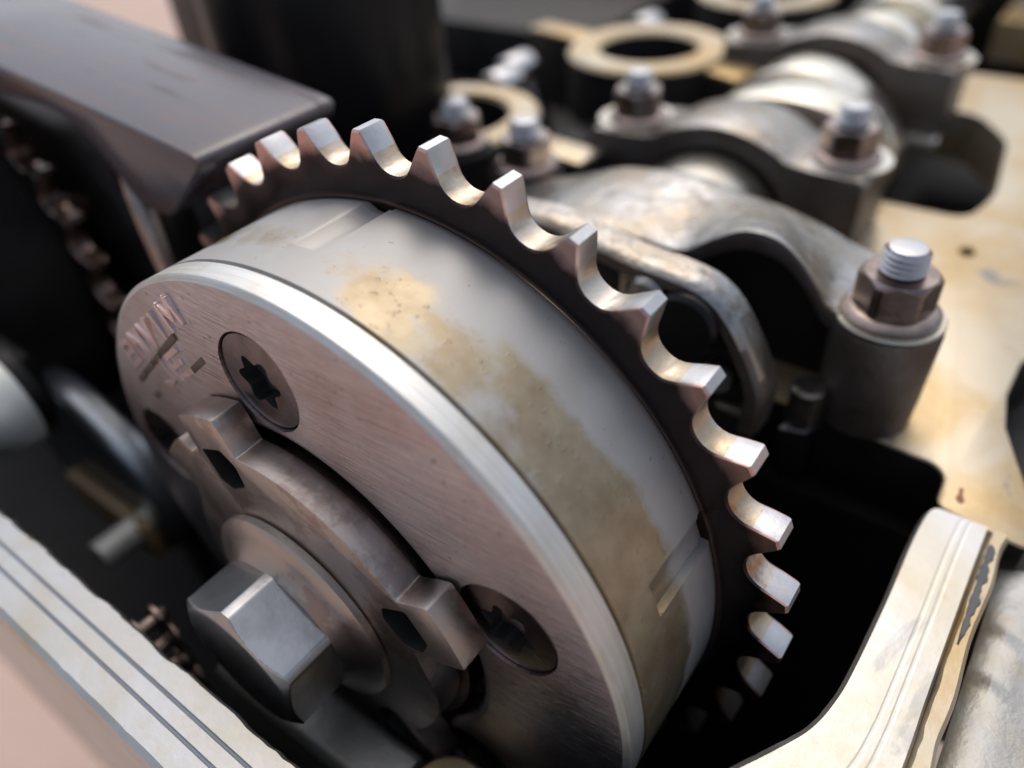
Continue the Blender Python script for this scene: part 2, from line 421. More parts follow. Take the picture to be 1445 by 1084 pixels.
# ------------------------------------------------------------------ cylinder head
head = thing('cylinder_head', 'amber varnished aluminium cylinder head deck with open dark pockets', 'engine casting', (0, 3, -3.2))
def arcpts(cx, cy, r, a0, a1, n): return [(cx + r * math.cos(R_(a0 + (a1 - a0) * i / n)), cy + r * math.sin(R_(a0 + (a1 - a0) * i / n))) for i in range(n + 1)]
deck_out = [(.50, 1.46), (1.10, 1.44), (1.27, 1.42)] + arcpts(1.30, 1.345, .075, 80, 0, 5) + [(1.378, 1.255), (1.40, 1.232), (1.56, 1.205), (1.64, 1.20), (1.62, 1.40), (1.55, 1.56), (1.485, 1.72), (1.455, 1.90), (1.46, 2.12), (1.53, 2.34), (1.57, 2.6), (1.57, 18), (.50, 18)]
bm = NB(); extrude(bm, deck_out, 'z', -.30, 0)
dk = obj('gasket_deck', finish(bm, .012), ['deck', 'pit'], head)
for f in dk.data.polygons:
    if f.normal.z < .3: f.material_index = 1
def cutter(pts, axis, a, b):
    bm = NB(); extrude(bm, pts, axis, a, b); bmesh.ops.recalc_face_normals(bm, faces=bm.faces); return obj('cut', bm, 'hole')
def rounded(pts, r, n=4):
    o = []; L = len(pts)
    for i in range(L):
        p = Vector(pts[i]); a = (Vector(pts[i - 1]) - p).normalized(); b = (Vector(pts[(i + 1) % L]) - p).normalized()
        s, e = p + a * r, p + b * r
        for k in range(n + 1):
            t = k / n; q = s * (1 - t) ** 2 + p * 2 * t * (1 - t) + e * t * t; o.append((q.x, q.y))
    return o
cuts = [cutter(rounded([(.30, 3.16), (1.04, 3.18), (1.10, 3.5), (1.02, 4.22), (.80, 4.56), (.30, 4.60)], .10), 'z', -1, 1),
        cutter(rounded([(.30, 5.3), (1.05, 5.3), (1.08, 6.6), (.3, 6.6)], .1), 'z', -1, 1),
        cutter([(1.11 + .035 * math.cos(2 * math.pi * i / 24), 2.86 + .045 * math.sin(2 * math.pi * i / 24)) for i in range(24)], 'z', -1, 1)]
boolean(dk, cuts)
def smear(name, pts, wd, mat, par, z=.0, h=.003):
    bm = NB(); prev = None; n = 40
    P = catm(pts, 8)
    for i, (x, y) in enumerate(P):
        a = Vector(P[max(i - 1, 0)]); b = Vector(P[min(i + 1, len(P) - 1)]); t = (b - a).normalized(); nn = Vector((t.y, -t.x))
        u = i / (len(P) - 1); env = max(.06, math.sin(math.pi * u) ** .6)
        w1 = wd * env * (.75 + .3 * math.sin(u * 9 + wd * 90)); w2 = wd * env * (.7 + .35 * math.sin(u * 7 + 2))
        R = [bm.verts.new((x + nn.x * w1, y + nn.y * w1, z - .001)), bm.verts.new((x + nn.x * w1 * .7, y + nn.y * w1 * .7, z + h)), bm.verts.new((x - nn.x * w2 * .7, y - nn.y * w2 * .7, z + h)), bm.verts.new((x - nn.x * w2, y - nn.y * w2, z - .001))]
        if prev:
            for q in range(3): bm.faces.new((prev[q], prev[q + 1], R[q + 1], R[q]))
        prev = R
    return obj(name, finish(bm), mat, par)
smear('varnish_spot', [(1.43, 1.345), (1.435, 1.31), (1.44, 1.275)], .016, 'rust', head, h=.002)
bm = NB(); box(bm, -14, 1.60, 1.36, 1.46, -3.15, -.31); obj('front_wall', finish(bm), 'pit', head)
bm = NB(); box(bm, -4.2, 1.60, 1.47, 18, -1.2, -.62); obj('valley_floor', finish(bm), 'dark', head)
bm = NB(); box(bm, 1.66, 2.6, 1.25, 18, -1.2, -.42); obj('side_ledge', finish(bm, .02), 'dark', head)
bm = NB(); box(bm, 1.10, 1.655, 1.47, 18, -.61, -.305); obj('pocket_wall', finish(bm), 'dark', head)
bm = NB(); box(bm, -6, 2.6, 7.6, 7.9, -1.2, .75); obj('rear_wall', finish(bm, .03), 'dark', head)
# machined rings round the plug wells, with ribs
def ring_part(cx, cy, z, ro, ri, a0, a1, sy=1.0, h=.42):
    bm = NB(); n = 48; R = []
    full = abs(a1 - a0) >= 359.9
    for i in range(n + (0 if full else 1)):
        a = R_(a0 + (a1 - a0) * i / n); c_, s_ = math.cos(a), math.sin(a) * sy
        R.append([bm.verts.new((cx + r * c_, cy + r * s_, zz)) for r, zz in ((ri, z - h), (ri, z - .02), (ri + .02, z), (ro - .02, z), (ro, z - .02), (ro, z - h))])
    prs = list(zip(R, R[1:])) + ([(R[-1], R[0])] if full else [])
    for A, B in prs:
        for q in range(5): bm.faces.new((A[q], A[q + 1], B[q + 1], B[q])).material_index = 1 if q in (0, 4) else 0
    if not full: bm.faces.new(R[0]); bm.faces.new(list(reversed(R[-1])))
    return bm
obj('plug_well_ring', finish(ring_part(-1.20, 4.10, .28, .54, .33, 0, 360)), ['deck', 'dark'], head)
obj('plug_well_ring', finish(ring_part(-1.62, 2.52, .28, .52, .34, -62, 190)), ['deck', 'dark'], head)
obj('plug_well_ring', finish(ring_part(-1.05, 5.75, .28, .54, .33, 0, 360)), ['deck', 'dark'], head)
def bar(name, p, q, wd, z0, z1, mat, par):
    d = Vector((q[0] - p[0], q[1] - p[1])).normalized(); n_ = Vector((-d.y, d.x)) * wd / 2
    bm = NB(); extrude(bm, [(p[0] - n_.x, p[1] - n_.y), (q[0] - n_.x, q[1] - n_.y), (q[0] + n_.x, q[1] + n_.y), (p[0] + n_.x, p[1] + n_.y)], 'z', z0, z1)
    finish(bm, .02)
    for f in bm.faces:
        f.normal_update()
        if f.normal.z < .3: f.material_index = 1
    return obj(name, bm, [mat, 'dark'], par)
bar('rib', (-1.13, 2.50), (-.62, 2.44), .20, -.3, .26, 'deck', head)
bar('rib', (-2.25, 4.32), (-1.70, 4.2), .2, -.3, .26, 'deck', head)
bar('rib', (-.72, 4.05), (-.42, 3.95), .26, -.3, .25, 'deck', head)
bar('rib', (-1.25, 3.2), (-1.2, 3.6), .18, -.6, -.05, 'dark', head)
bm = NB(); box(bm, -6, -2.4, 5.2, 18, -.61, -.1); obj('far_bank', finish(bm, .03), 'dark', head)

# ------------------------------------------------------------------ fasteners
def hexbody(bm, axis, c, rc, h0, h1, rot=0., cham=.16, n=72):
    """hex prism, corner radius rc, with a turned chamfer at the h1 end (h1 may be below h0)"""
    d = h1 - h0; sgn = 1 if d > 0 else -1; ap = rc * math.cos(R_(30))
    ch = rc * cham
    hs = [h0, h0 + d * .3] + [h1 - sgn * ch * (1 - q / 10) for q in range(11)]
    prof = []
    for h in hs: prof.append((rc, h))
    def rf(r, th, h, i):
        a = (th - rot + math.pi / 6) % (math.pi / 3) - math.pi / 6
        hexr = ap / math.cos(math.pi / 6 - abs(a)); hexr = min(hexr, rc * .968)
        t = max(0., 1 - abs(h1 - h) / ch)
        return min(hexr, rc - t * (rc - ap * .97))
    prof2 = [(1e-9, h0)] + prof + [(ap * .90, h1), (1e-9, h1)]
    def rf2(r, th, h, i):
        if 1 <= i <= len(prof): return rf(r, th, h, i)
        return r
    return lathe(bm, prof2, axis, c, n, rf2)
def thread(bm, axis, c, r, h0, h1, pitch, n=28):
    prof = [(1e-9, h0), (r * .8, h0)]; h = h0
    while h < h1 - pitch * 1.2:
        prof += [(r * .90, h), (r, h + pitch * .38), (r, h + pitch * .58)]; h += pitch
    prof += [(r * .9, h), (r * .95, h1 - r * .25), (r * .8, h1), (r * .5, h1 + .004), (1e-9, h1 + .002)]
    return lathe(bm, prof, axis, c, n)
def nut(parent, x, y, z, rc=.125, h=.115, rot=.3, stud=.105, fl=True, sr=.066):
    bm = NB(); hexbody(bm, 'z', (x, y, z), rc, .028, .028 + h, rot, n=60)
    o = obj('nut', finish(bm), 'nut', parent)
    if fl:
        bm = NB(); lathe(bm, [(1e-9, 0), (rc * 1.16, 0), (rc * 1.18, .015), (rc * 1.05, .032), (rc * .9, .036), (1e-9, .036)], 'z', (x, y, z), 40)
        o2 = obj('flange', finish(bm), 'nut', o)
    bm = NB(); thread(bm, 'z', (x, y, z), sr, .02, .028 + h + stud, .019)
    obj('stud', finish(bm), 'stud', parent)

# ------------------------------------------------------------------ bearing caps
def shell(front, back, yf, yb, th, lip=.0):
    """cap roof lofted between a front and a back profile of (x,z)"""
    bm = NB()
    def samp(p, n=48):
        o = []
        for i in range(n + 1):
            t = i / n * (len(p) - 1); k = min(int(t), len(p) - 2); u = t - k
            P = [p[max(k - 1, 0)], p[k], p[k + 1], p[min(k + 2, len(p) - 1)]]
            def cr(a, b, c_, d_): return .5 * (2 * b + (c_ - a) * u + (2 * a - 5 * b + 4 * c_ - d_) * u * u + (3 * b - a - 3 * c_ + d_) * u ** 3)
            o.append((cr(*[q[0] for q in P]), cr(*[q[1] for q in P])))
        return o
    F, B = samp(front), samp(back); n = 8; rows = []
    for a, b in zip(F, B):
        top = [bm.verts.new((a[0] + (b[0] - a[0]) * t / n, yf + (yb - yf) * t / n, a[1] + (b[1] - a[1]) * t / n)) for t in range(n + 1)]
        bot = [bm.verts.new((v.co.x, v.co.y, v.co.z - th)) for v in top]
        rows.append(top + bot[::-1])
    for A, Bq in zip(rows, rows[1:]):
        L = len(A)
        for q in range(L): bm.faces.new((A[q], A[(q + 1) % L], Bq[(q + 1) % L], Bq[q]))
    bm.faces.new(rows[0]); bm.faces.new(list(reversed(rows[-1])))
    return bm
c1 = thing('bearing_cap', 'grey cast camshaft bearing cap with tall round nut boss right behind the sprocket', 'bearing cap', (.5, 1.7, 0), 'camshaft bearing caps')
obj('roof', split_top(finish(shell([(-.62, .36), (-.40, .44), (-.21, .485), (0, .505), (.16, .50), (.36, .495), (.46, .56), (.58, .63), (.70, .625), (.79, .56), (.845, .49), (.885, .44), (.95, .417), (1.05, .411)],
                         [(-.62, .36), (-.34, .44), (-.14, .52), (0, .545), (.13, .56), (.28, .55), (.4, .53), (.5, .52), (.60, .505), (.72, .475), (.82, .44), (.92, .42), (1.05, .409)], 1.45, 1.90, .075), .010, 2, 50)), ['cap', 'cap_shaded'], c1)
bm = NB(); lathe(bm, [(1e-9, 0), (.155, 0), (.162, .10), (.172, .37), (.165, .395), (.15, .40), (1e-9, .40)], 'z', (1.055, 1.55, .003), 48); obj('boss', split_top(finish(bm)), ['cap', 'cap_shaded'], c1)
bm = NB(); extrude(bm, [(-.6, 0), (.92, 0), (.92, .33), (.78, .46), (.6, .50), (.3, .47), (0, .48), (-.4, .40), (-.6, .30)], 'y', 1.66, 1.86); obj('web', finish(bm, .01), 'dark', c1)
bm = NB(); extrude(bm, [(.20, 0), (.36, 0), (.36, .45), (.20, .47)], 'y', 1.49, 1.655); obj('pillar', finish(bm, .015), 'dark', c1)
bm = NB(); lathe(bm, [(1e-9, .0), (.168, .0), (.170, .006), (.166, .012), (1e-9, .012)], 'z', (1.055, 1.55, .406), 48); obj('nut_seat', finish(bm), 'rail', c1)
nut(c1, 1.055, 1.55, .418, .128, .125, .25, .085, True, .07)

def plain_cap(name, label, y, wdt=.42):
    t = thing(name, label, 'bearing cap', (0, y, 0), 'camshaft bearing caps')
    top = [(-.68, .36), (-.46, .37), (-.30, .40), (-.16, .52), (0, .56), (.16, .52), (.30, .41), (.46, .38), (.68, .37)]
    prof = [(-.68, .002), (-.68, .34), (-.66, .365), (-.44, .37)] + [(x_ * .36 / .30 * .95, .37 + (.115) * math.cos(math.pi / 2 * x_ / .30) ** .8) for x_ in (-.29, -.25, -.2, -.14, -.07, 0, .07, .14, .2, .25, .29)] + [(.44, .37), (.66, .365), (.68, .34), (.68, .002), (.385, .002)]
    arch = [(.385 * math.cos(R_(a)), .385 * math.sin(R_(a))) for a in range(10, 180, 10)] + [(-.385, .002)]
    bm = NB(); extrude(bm, prof + arch, 'y', y - wdt / 2, y + wdt / 2)
    bmesh.ops.triangulate(bm, faces=[f for f in bm.faces if len(f.verts) > 4])
    obj('cap_body', split_top(finish(bm, .012, 2, 50)), ['cap', 'cap_shaded'], t)
    for sx in (-1, 1):
        nut(t, sx * .53, y, .37, .128, .125, .2 * sx, .085, True, .068)
        bm = NB(); lathe(bm, [(1e-9, .0), (.20, .0), (.20, .008), (1e-9, .008)], 'z', (sx * .53, y, .366), 32); obj('nut_seat', finish(bm), 'rail', t)
        bm = NB(); box(bm, sx * .60 - .09, sx * .60 + .09, y - wdt / 2 - .10, y - wdt / 2 - .004, -.04, .012); obj('foot_pad', finish(bm, .01), 'rail', t)
    return t
plain_cap('bearing_cap', 'grey cast two-nut bearing cap between the plain shaft journal and the wide round lobe', 2.75)
plain_cap('bearing_cap', 'two-nut bearing cap farthest from the sprocket, behind the dark deck pocket', 4.32)

# ------------------------------------------------------------------ camshaft
cs = thing('camshaft', 'polished camshaft running under the bearing caps', 'camshaft', (0, 3.6, 0))
bm = NB(); lathe(bm, [(1e-9, .60), (.34, .60), (.34, 1.90), (.372, 1.91), (.372, 2.52), (.36, 2.53), (.36, 3.02), (.30, 3.04), (.30, 3.9), (.36, 3.92), (.36, 4.7), (.30, 4.72), (.30, 7.2), (1e-9, 7.2)], 'y', (0, 0, 0), 72)
obj('shaft', finish(bm), 'cam', cs)
def lobe(y0, y1, ang, rb=.40, lift=.2):
    bm = NB(); pts = []
    for k in range(72):
        a = 2 * math.pi * k / 72; d = math.cos(a - R_(ang)); r = rb + lift * max(0, d) ** 3
        pts.append((r * math.sin(a), r * math.cos(a)))
    extrude(bm, pts, 'y', y0, y1); return obj('lobe', finish(bm, .012, 2, 50), 'cam', cs)
lobe(3.10, 3.42, 70, .44, .16); lobe(3.58, 3.88, 110, .44, .16); lobe(4.8, 5.1, 200); lobe(5.4, 5.7, 200)

# ------------------------------------------------------------------ front thrust housing behind the sprocket
hs_ = thing('oil_control_housing', 'dark cast oil housing with rounded bright rim directly behind the sprocket', 'housing', (.3, 1.2, 0))
out = [(-.55, .45), (-.30, .62), (-.05, .665), (.14, .645), (.33, .612), (.48, .60), (.60, .575), (.69, .505), (.78, .365), (.83, .235), (.825, .08), (.80, -.3), (-.55, -.3)]
top = catm(out[:11])
def inset(p, d):
    o = []
    for i in range(len(p)):
        a = Vector(p[max(i - 1, 0)]); b = Vector(p[min(i + 1, len(p) - 1)]); t = (b - a).normalized(); n_ = Vector((t.y, -t.x)); o.append((p[i][0] + n_.x * d, p[i][1] + n_.y * d))
    return o
rim = NB(); rows = []
for d, y in ((.07, 1.215), (.07, 1.16), (.066, 1.14), (.055, 1.128), (.022, 1.13), (.006, 1.145), (0, 1.17), (.0, 1.25)):
    rows.append([rim.verts.new((q[0], y, q[1])) for q in inset(top, d)])
for A, B in zip(rows, rows[1:]):
    for i in range(len(A) - 1): rim.faces.new((A[i], A[i + 1], B[i + 1], B[i]))
obj('rim', split_top(finish(rim), .35), ['cap', 'cap_shaded'], hs_)
bm = NB(); extrude(bm, inset(top, .04) + [(.78, -.3), (-.5, -.3)], 'y', 1.21, 1.26); obj('back_wall', finish(bm), 'dark', hs_)
bm = NB(); lathe(bm, [(1e-9, -.10), (.105, -.10), (.118, -.085), (.118, .06), (1e-9, .06)], 'y', (.545, 1.19, .44), 40); obj('bore_plug', finish(bm), 'black', hs_)
bm = NB(); box(bm, .285, .345, 1.15, 1.24, .42, .57); obj('stiffening_rib', finish(bm, .015), 'cap', hs_)
for x0, x1, z0, z1 in ((.05, .10, .44, .60), (.66, .80, .10, .15), (.42, .46, .30, .56)):
    bm = NB(); box(bm, x0, x1, 1.155, 1.215, z0, z1); obj('stiffening_rib', finish(bm, .015), 'cap', hs_)
bm = NB(); lathe(bm, [(1e-9, -.09), (.055, -.09), (.07, -.07), (.075, .06), (1e-9, .06)], 'y', (.40, 1.19, .50), 28); obj('cast_lug', finish(bm), 'cap', hs_)
bm = NB(); lathe(bm, [(1e-9, -.05), (.05, -.05), (.06, -.03), (.06, .05), (1e-9, .05)], 'y', (.66, 1.2, .24), 24); obj('dowel', finish(bm), 'stud', hs_)
bm = NB(); lathe(bm, [(1e-9, 0), (.06, 0), (.06, .14), (.05, .15), (1e-9, .15)], 'z', (.90, 1.40, .0), 24); obj('locating_peg', finish(bm), 'cap', hs_)
bm = NB(); extrude(bm, [(.84, 1.345), (.93, 1.37), (.96, 1.45), (.86, 1.45)], 'z', -.25, -.03); finish(bm, .006)
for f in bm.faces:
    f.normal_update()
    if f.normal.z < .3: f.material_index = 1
obj('foot', bm, ['rail', 'pit'], hs_)

# ------------------------------------------------------------------ cam phaser with sprocket
Y1, Y2, Y3, RT = .080, .472, .563, 1.186
ph = thing('cam_phaser', 'round satin steel cam phaser with toothed sprocket ring and large hex bolt', 'cam phaser', (0, .25, -1.19), 'cam phasers')
# drum with five shallow notches
def drum():
    bm = NB(); slots = [-2.6 + 72 * k for k in range(5)]; hw = 2.7
    angs = set(round(i * 1.25, 3) for i in range(288))
    for s in slots:
        for e in (s - hw, s + hw): angs |= {round((e - .2) % 360, 3), round((e + .2) % 360, 3)}
    angs = sorted(angs)
    ys = [(.965, Y1 + .004), (.990, Y1 + .004), (1.0, Y1 + .010), (1.0, .12), (1.0, .2135), (1.0, .2165), (1.0, .30), (1.0, .38), (1.0, Y2 - .012), (.994, Y2 - .006), (.994, Y2 + .01)]
    rows = []
    for r, y in ys:
        row = []
        for a in angs:
            rr = r
            for s in slots:
                t = (a - s + 180) % 360 - 180
                if y > .215 and abs(t) < hw: rr = r - .022 * min(1., (t + hw) / 1.9)
            row.append(bm.verts.new((rr * math.sin(R_(a)), y, rr * math.cos(R_(a)))))
        rows.append(row)
    n = len(angs)
    for A, B in zip(rows, rows[1:]):
        for k in range(n): bm.faces.new((A[k], A[(k + 1) % n], B[(k + 1) % n], B[k]))
    bm.faces.new(rows[-1]); bm.faces.new(list(reversed(rows[0])))
    return bm
obj('drum', finish(drum()), 'drum', ph)
# sprocket ring, 34 teeth
def sprocket(cx=0, cz=0):
    bm = NB(); N = 34; pit = 360 / N; ph0 = 6.5
    loc = []
    rc, ra = 1.163, .077
    half = pit / 2
    # from tooth centre to next tooth centre
    def pol(th_deg, r): return (th_deg, r)
    g = []
    for b in range(-56, 57, 8):
        dx = ra * math.sin(R_(b)); dz = -ra * math.cos(R_(b))
        r = math.hypot(dx, rc + dz); g.append((half + math.degrees(math.atan2(dx, rc + dz)), r))
    hp = [(0, 1.190), (.62, 1.190), (.82, 1.183), (1.48, 1.156), (2.05, 1.132), (2.6, 1.1135), (3.2, 1.102), (3.9, 1.0945), (4.6, 1.0905), (half, 1.0895)]
    prof = hp + [(pit - t, r) for t, r in hp[1:-1]][::-1]
    pts = []
    for k in range(N):
        for t, r in prof: pts.append((ph0 + k * pit + t, r))
    n = len(pts)
    def ring(rf, y): return [bm.verts.new((cx + rf(r) * math.sin(R_(a)), y, cz + rf(r) * math.cos(R_(a)))) for a, r in pts]
    b = .006
    rings = [ring(lambda r: .97, Y2 + .03), ring(lambda r: 1.004, Y2 + .004), ring(lambda r: 1.010, Y2), ring(lambda r: r - b, Y2), ring(lambda r: r, Y2 + b), ring(lambda r: r, Y3 - b), ring(lambda r: r - b, Y3), ring(lambda r: .80, Y3)]
    for i, (A, B) in enumerate(zip(rings, rings[1:])):
        for k in range(n):
            f = bm.faces.new((A[k], A[(k + 1) % n], B[(k + 1) % n], B[k])); f.material_index = (2 if min(pts[k][1], pts[(k + 1) % n][1]) > 1.125 else 1) if i == 4 else 0
    bmesh.ops.recalc_face_normals(bm, faces=bm.faces)
    for f in bm.faces: f.smooth = True
    for e in bm.edges:
        if len(e.link_faces) == 2 and e.calc_face_angle(0) > R_(38): e.smooth = False
    return bm
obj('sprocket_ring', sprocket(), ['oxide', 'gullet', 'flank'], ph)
# cover plate
cov_prof = [(.45, .078), (.566, .078), (.566, .01), (.570, -.006), (.580, -.017), (.596, -.022), (.80, -.020), (.90, -.012), (.980, -.003), (.9855, -.001), (.998, .009), (1.0, .012), (1.0, .0755), (.985, .0765), (.985, .082)]
bm = NB(); lathe(bm, cov_prof, 'y', n=256, midx=[0] * 9 + [1] * 6, close=True)
cov = obj('cover_plate', finish(bm, 0), ['cover', 'rim'], ph)
screws = [-3.0, 65.5, 138.0, 210.0, 284.0]; RC = .742
def scr_c(a): return (RC * math.sin(R_(a)), RC * math.cos(R_(a)))
cuts = []
for a in screws:
    x, z = scr_c(a)
    cuts.append(cutter([(x + .143 * math.cos(2 * math.pi * i / 48), z + .143 * math.sin(2 * math.pi * i / 48)) for i in range(48)], 'y', -.2, .03))
boolean(cov, cuts, sharp=15)
# torx screws
for i, a in enumerate(screws):
    x, z = scr_c(a)
    bm = NB(); lathe(bm, [(1e-9, .05), (.1405, .05), (.1405, -.004), (.136, -.012), (.09, -.015), (1e-9, -.016)], 'y', (x, 0, z), 48)
    s_ = obj('torx_screw', finish(bm), ['screw', 'hole'], ph)
    star = []
    for k in range(60):
        t = 2 * math.pi * k / 60; r = .066 + .0115 * math.cos(6 * t + i)
        star.append((x + r * math.cos(t), z + r * math.sin(t)))
    boolean(s_, [cutter(star, 'y', -.1, .035)])
    bm = NB(); lathe(bm, [(1e-9, .032), (.066, .032), (.066, .0335), (1e-9, .0335)], 'y', (x, 0, z), 24); obj('socket_floor', finish(bm), 'hole', s_)
# trigger plate with lugs
def trig():
    lugs = [(-28, -12, .662), (-53, -38, .60), (53.5, 70, .664), (138, 156, .66), (205, 222, .66)]
    pts = []
    for i in range(720):
        a = -180 + i * .5
        base = .548 if -34 < a < 54 else .46
        if 54 <= a < 160: base = .47 + .03 * smoothstep(76, 96, a)
        if a <= -34: base = .548 - .10 * smoothstep(-34, -66, a) if a > -66 else .448
        r = base
        for l0, l1, lr in lugs:
            aa = a if a > -170 else a
            for off in (0, -360):
                t = smoothstep(l0 + off - 2.6, l0 + off, a) * (1 - smoothstep(l1 + off, l1 + off + 2.6, a))
                r = max(r, base + (lr - base) * t)
        pts.append((r * math.sin(R_(a)), r * math.cos(R_(a))))
    bm = NB(); extrude(bm, pts, 'y', -.122, -.030)
    return bm
tp = obj('trigger_plate', finish(trig(), .007, 2, 40), ['plate', 'hole'], ph)
cuts = []
for a in (-20, 61.5, 147, 213):
    pl = [(.555, -7), (.56, 4), (.515, 8.5), (.445, 8), (.42, -3), (.45, -8)]
    cuts.append(cutter(rounded([(r * math.sin(R_(a + d)), r * math.cos(R_(a + d))) for r, d in pl], .012, 3), 'y', -.2, .2))
boolean(tp, cuts)
bm = NB(); lathe(bm, [(1e-9, -.028), (.53, -.028), (.53, .07), (1e-9, .07)], 'y', n=96); obj('hub_disc', finish(bm), 'blk', ph)
# centre bolt
bm = NB(); lathe(bm, [(1e-9, -.118), (.318, -.118), (.332, -.128), (.332, -.148), (.322, -.157), (.29, -.168), (.255, -.185), (.232, -.205), (1e-9, -.205)], 'y', n=96)
cb = obj('centre_bolt', finish(bm), 'plate', ph)
bm = NB(); hexbody(bm, 'y', (0, 0, 0), .242, -.19, -.368, R_(5.0), .09, n=288)
obj('hex_head', finish(bm), 'bolt', cb)
# stamped characters on the cover, letter tops towards the rim: each stroke a raised bar
GL = {'B': [(0, 0, 0, 1), (0, 1, .6, .95), (.6, .95, .62, .58), (0, .52, .62, .52), (.66, .46, .64, .05), (0, 0, .64, .03)], 'N': [(0, 0, 0, 1), (0, 1, .65, 0), (.65, 0, .65, 1)], 'V': [(0, 1, .33, 0), (.33, 0, .66, 1)],
      'I': [(.3, 0, .3, 1)], 'M': [(0, 0, .05, 1), (.05, 1, .36, .3), (.36, .3, .68, 1), (.68, 1, .72, 0)], 'J': [(.5, 1, .5, .15), (.5, .15, .28, 0), (.28, 0, .05, .15)], 'E': [(0, 0, 0, 1), (0, 1, .6, 1), (0, .52, .5, .52), (0, 0, .6, 0)]}
def stamp(txt, at, w_, h_, adv, depth, parent, sw=.0085):
    th = math.atan2(at[0], at[1]); rad = Vector((math.sin(th), 0, math.cos(th))); tan = Vector((math.cos(th), 0, -math.sin(th)))
    bm = NB(); c = Vector((at[0], 0, at[1])); q = 0
    for n, ch_ in enumerate(txt):
        u0 = (n - (len(txt) - 1) / 2) * adv - w_ * .33
        for (a0, b0, a1, b1) in GL[ch_]:
            p0 = Vector((u0 + a0 * w_, (b0 - .5) * h_)); p1 = Vector((u0 + a1 * w_, (b1 - .5) * h_)); d = (p1 - p0).normalized(); nn = Vector((-d.y, d.x)) * sw
            p0 -= d * sw * .8; p1 += d * sw * .8; q += 1
            pts = []
            for p in (p0 - nn, p1 - nn, p1 + nn, p0 + nn):
                v = c + tan * p.x + rad * p.y; pts.append((v.x, v.z))
            extrude(bm, pts, 'y', depth - .0004 * (q % 7), depth + .03)
    bmesh.ops.recalc_face_normals(bm, faces=bm.faces)
    return obj('stamped_text', bm, 'mark', parent)
stamp('BNVIM', (-.530, .700), .115, .072, .104, -.0185, cov)
stamp('JE', (-.460, .612), .16, .070, .135, -.0235, cov)
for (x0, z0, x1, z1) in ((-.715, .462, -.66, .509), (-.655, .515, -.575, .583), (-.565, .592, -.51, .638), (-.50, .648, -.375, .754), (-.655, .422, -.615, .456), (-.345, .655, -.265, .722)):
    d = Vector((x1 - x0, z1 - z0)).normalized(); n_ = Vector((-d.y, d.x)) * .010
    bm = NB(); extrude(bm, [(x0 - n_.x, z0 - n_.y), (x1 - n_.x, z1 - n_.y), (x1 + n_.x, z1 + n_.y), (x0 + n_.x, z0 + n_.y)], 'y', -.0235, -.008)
    obj('stamp_shadow', finish(bm, .002), 'markd', cov)  # dark bar: painted shadow at the feet of the letters

# ------------------------------------------------------------------ second phaser on the other camshaft, on the left, its shade painted in as black
p2 = thing('cam_phaser', 'cam phaser with shade painted in black, half hidden beneath the brown plastic chain guide', 'cam phaser', (-3.2, .3, -1.19), 'cam phasers')
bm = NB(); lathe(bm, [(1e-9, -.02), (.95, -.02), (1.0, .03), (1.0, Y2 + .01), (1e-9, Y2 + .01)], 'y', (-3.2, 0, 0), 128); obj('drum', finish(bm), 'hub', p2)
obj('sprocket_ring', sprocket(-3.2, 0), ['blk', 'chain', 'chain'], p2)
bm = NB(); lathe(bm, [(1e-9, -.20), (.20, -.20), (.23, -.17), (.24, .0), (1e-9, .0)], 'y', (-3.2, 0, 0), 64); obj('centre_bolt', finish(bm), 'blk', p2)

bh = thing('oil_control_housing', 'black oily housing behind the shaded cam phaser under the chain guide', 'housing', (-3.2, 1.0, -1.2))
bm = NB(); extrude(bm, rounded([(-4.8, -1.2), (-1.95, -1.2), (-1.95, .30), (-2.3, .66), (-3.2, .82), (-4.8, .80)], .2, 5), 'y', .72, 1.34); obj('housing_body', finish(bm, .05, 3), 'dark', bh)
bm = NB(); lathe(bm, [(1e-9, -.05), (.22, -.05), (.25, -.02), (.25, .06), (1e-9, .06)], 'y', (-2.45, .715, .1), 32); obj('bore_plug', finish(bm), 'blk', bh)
# ------------------------------------------------------------------ chain guide
gd = thing('chain_guide', 'worn brown plastic chain guide block with streaked flat top', 'chain guide', (-1.1, .45, .7))
def guide():
    pr = [(-2.75, 1.19), (-2.3, 1.142), (-1.916, 1.10), (-1.6, 1.068), (-1.297, 1.035), (-1.05, 1.007), (-.86, .985), (-.822, .977), (-.800, .960), (-.815, .925), (-.86, .885), (-.922, .835), (-.99, .78), (-1.04, .735), (-1.09, .708), (-1.16, .70), (-1.245, .705), (-1.30, .745), (-1.36, .82), (-1.433, .905), (-1.50, .953), (-1.60, .983), (-1.706, .992), (-2.037, .985), (-2.4, 1.02), (-2.75, 1.06)]
    bm = NB(); extrude(bm, pr, 'y', .44, 1.03); return bm
obj('slipper_pad', finish(guide(), .018, 3, 25), 'guide', gd)
bm = NB(); tube(bm, [(-1.52, .62, 1.0), (-1.52, .60, .88), (-1.42, .52, .68), (-1.34, .48, .46), (-1.29, .48, .1), (-1.24, .5, -.4)], [.05, .055, .05, .045, .04, .04]); obj('bracket_arm', finish(bm), 'nut', gd)
bm = NB(); box(bm, -1.80, -1.45, .62, .74, .10, 1.0); obj('bracket_plate', finish(bm, .02), 'black', gd)

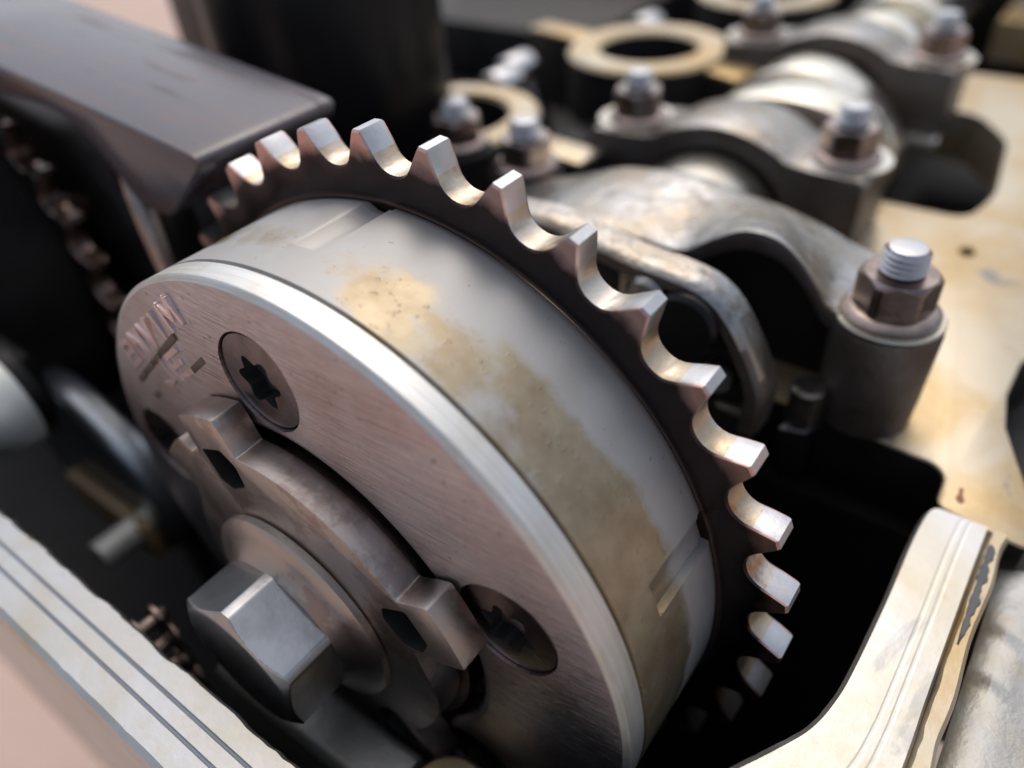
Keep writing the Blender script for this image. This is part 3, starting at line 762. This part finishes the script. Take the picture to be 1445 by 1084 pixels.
# ------------------------------------------------------------------ black upright parts behind the guide
bt = thing('black_pipe', 'thick glossy black upright pipe behind the plastic guide', 'pipe', (-2.0, 2.35, -.6))
bm = NB(); lathe(bm, [(1e-9, 0), (.66, 0), (.66, 2.1), (1e-9, 2.1)], 'z', (-2.33, 2.35, -.6), 72); obj('pipe_wall', finish(bm, .03), 'black', bt)
bm = NB(); lathe(bm, [(.665, 0), (.70, .02), (.70, .10), (.665, .12)], 'z', (-2.33, 2.35, 1.3), 72, close=True); obj('collar', finish(bm), 'black', bt)
b2 = thing('black_bracket', 'flat black upright bracket beside the thick black pipe', 'bracket', (-3.3, 2.6, -.6))
bm = NB(); extrude(bm, rounded([(-4.0, 2.40), (-2.85, 2.15), (-2.85, 2.9), (-4.0, 2.9)], .1), 'z', -.6, 1.4); obj('plate', finish(bm, .03), 'black', b2)
bm = NB(); tube(bm, [(-3.0, 2.12, -.3), (-3.0, 2.12, 1.35)], .07); obj('tube_rib', finish(bm), 'black', b2)

# ------------------------------------------------------------------ loose nuts and studs of the far row (left of the caps)
for (x, y, lab) in ((-.68, 1.97, 'brown flanged nut on bright stud just above the sprocket teeth'), (-1.13, 2.02, 'dark nut in the shadow beside the yellow ring')):
    t = thing('flanged_nut', lab, 'nut', (x, y, .0), 'nuts along the centre of the head')
    bm = NB(); lathe(bm, [(1e-9, -.6), (.17, -.6), (.17, .36), (.15, .38), (1e-9, .38)], 'z', (x, y, 0), 32); obj('pedestal', finish(bm), 'dark', t)
    nut(t, x, y, .384, .128, .115, .1, .075, True, .07)
# rocker-like levers in the dark valley
for i, (x, y, a) in enumerate(((-1.95, 3.45, 40), (-2.05, 3.75, 30), (-.2, 5.9, 20), (-1.7, 5.0, 60))):
    t = thing('rocker_arm', ('dull steel rocker arm in the dark valley beyond the yellow ring', 'second dull rocker arm behind the first in the dark valley', 'rocker arm behind the farthest bearing cap', 'rocker arm between the two far plug rings')[i], 'rocker arm', (x, y, -.6), 'rocker arms in the valley')
    bm = NB(); lathe(bm, [(1e-9, -.12), (.11, -.12), (.12, -.1), (.12, .1), (.11, .12), (1e-9, .12)], 'y', (x, y, .1), 32); obj('roller', finish(bm), 'stud', t)
    bm = NB(); tube(bm, [(x, y, .1), (x + .12, y, -.05), (x + .2, y, -.3), (x + .2, y, -.6)], [.07, .08, .08, .07]); obj('lever', finish(bm), 'nut', t)

# ------------------------------------------------------------------ inside the case, lower left
tn = thing('chain_tensioner', 'blurred grey tensioner body with bright plunger down in the case', 'tensioner', (-1.5, .4, -3.1))
bm = NB(); extrude(bm, rounded([(-2.05, .24), (-1.12, .20), (-1.12, .62), (-2.05, .66)], .1), 'z', -1.9, -.66); obj('body', finish(bm, .05), 'cap', tn)
bm = NB(); tube(bm, [(-1.60, -.20, -.84), (-1.62, .26, -.86)], .07); obj('plunger', finish(bm), 'pale', tn)
bm = NB(); box(bm, -1.75, -1.45, .20, .32, -3.1, -.80); obj('mounting_post', finish(bm, .03), 'dark', tn)
bm = NB(); extrude(bm, rounded([(-2.45, -.28), (-2.0, -.22), (-1.55, -.42), (-1.42, -.75), (-1.55, -1.1), (-2.2, -1.3), (-2.6, -.9)], .16, 6), 'y', .06, .22); obj('tensioner_arm', finish(bm, .05, 3), 'worn', tn)
bm = NB(); box(bm, -2.2, -1.50, -.02, .055, -1.0, -.78); obj('wear_shoe', finish(bm, .03), 'shoe', tn)
ch = thing('timing_chain', 'brown oily timing chain links hanging inside the case by the front rail', 'timing chain', (-.56, -.345, -2.0))
for k in range(12):
    z = -.34 - .125 * k; x = -.58; yy = -.385
    for sg in (-1, 1):
        bm = NB(); extrude(bm, [(x + .052 * math.cos(t * math.pi / 8), z + (.062 if math.sin(t * math.pi / 8) >= 0 else -.062) + .052 * math.sin(t * math.pi / 8)) for t in range(16)], 'y', yy + sg * (.052 if k % 2 else .036) - .007, yy + sg * (.052 if k % 2 else .036) + .007)
        obj('link_plate', finish(bm), 'chain', ch)
    bm = NB(); lathe(bm, [(1e-9, -.066), (.022, -.066), (.026, -.06), (.026, .06), (.022, .066), (1e-9, .066)], 'y', (x, yy, z + .062), 14); obj('pin', finish(bm), 'chain', ch)
cp = thing('sealing_plug', 'pale round sealing plug at the left edge above the front rail', 'plug', (-1.66, -.1, -3.1))
bm = NB(); lathe(bm, [(1e-9, -.13), (.07, -.122), (.13, -.10), (.18, -.065), (.212, -.01), (.22, .04), (.22, .10), (1e-9, .10)], 'y', (-1.86, -.20, -.06), 48); obj('plug_face', finish(bm), 'pale', cp)
bm = NB(); lathe(bm, [(1e-9, .0), (.225, .0), (.225, .05), (1e-9, .05)], 'y', (-1.86, -.095, -.06), 48); obj('plug_seat', finish(bm), 'black', cp)
bm = NB(); box(bm, -3.2, -1.80, -.04, .03, -.20, .10); obj('support_post', finish(bm, .03), 'hub', cp)
gp = thing('drain_plug', 'rusty round plug low in the case under the hex bolt', 'plug', (.36, .02, -3.1))
bm = NB(); lathe(bm, [(1e-9, 0), (.13, 0), (.13, 2.66), (.11, 2.69), (1e-9, 2.695)], 'z', (.54, -.20, -3.1), 40); obj('plug_body', finish(bm), 'deck', gp)
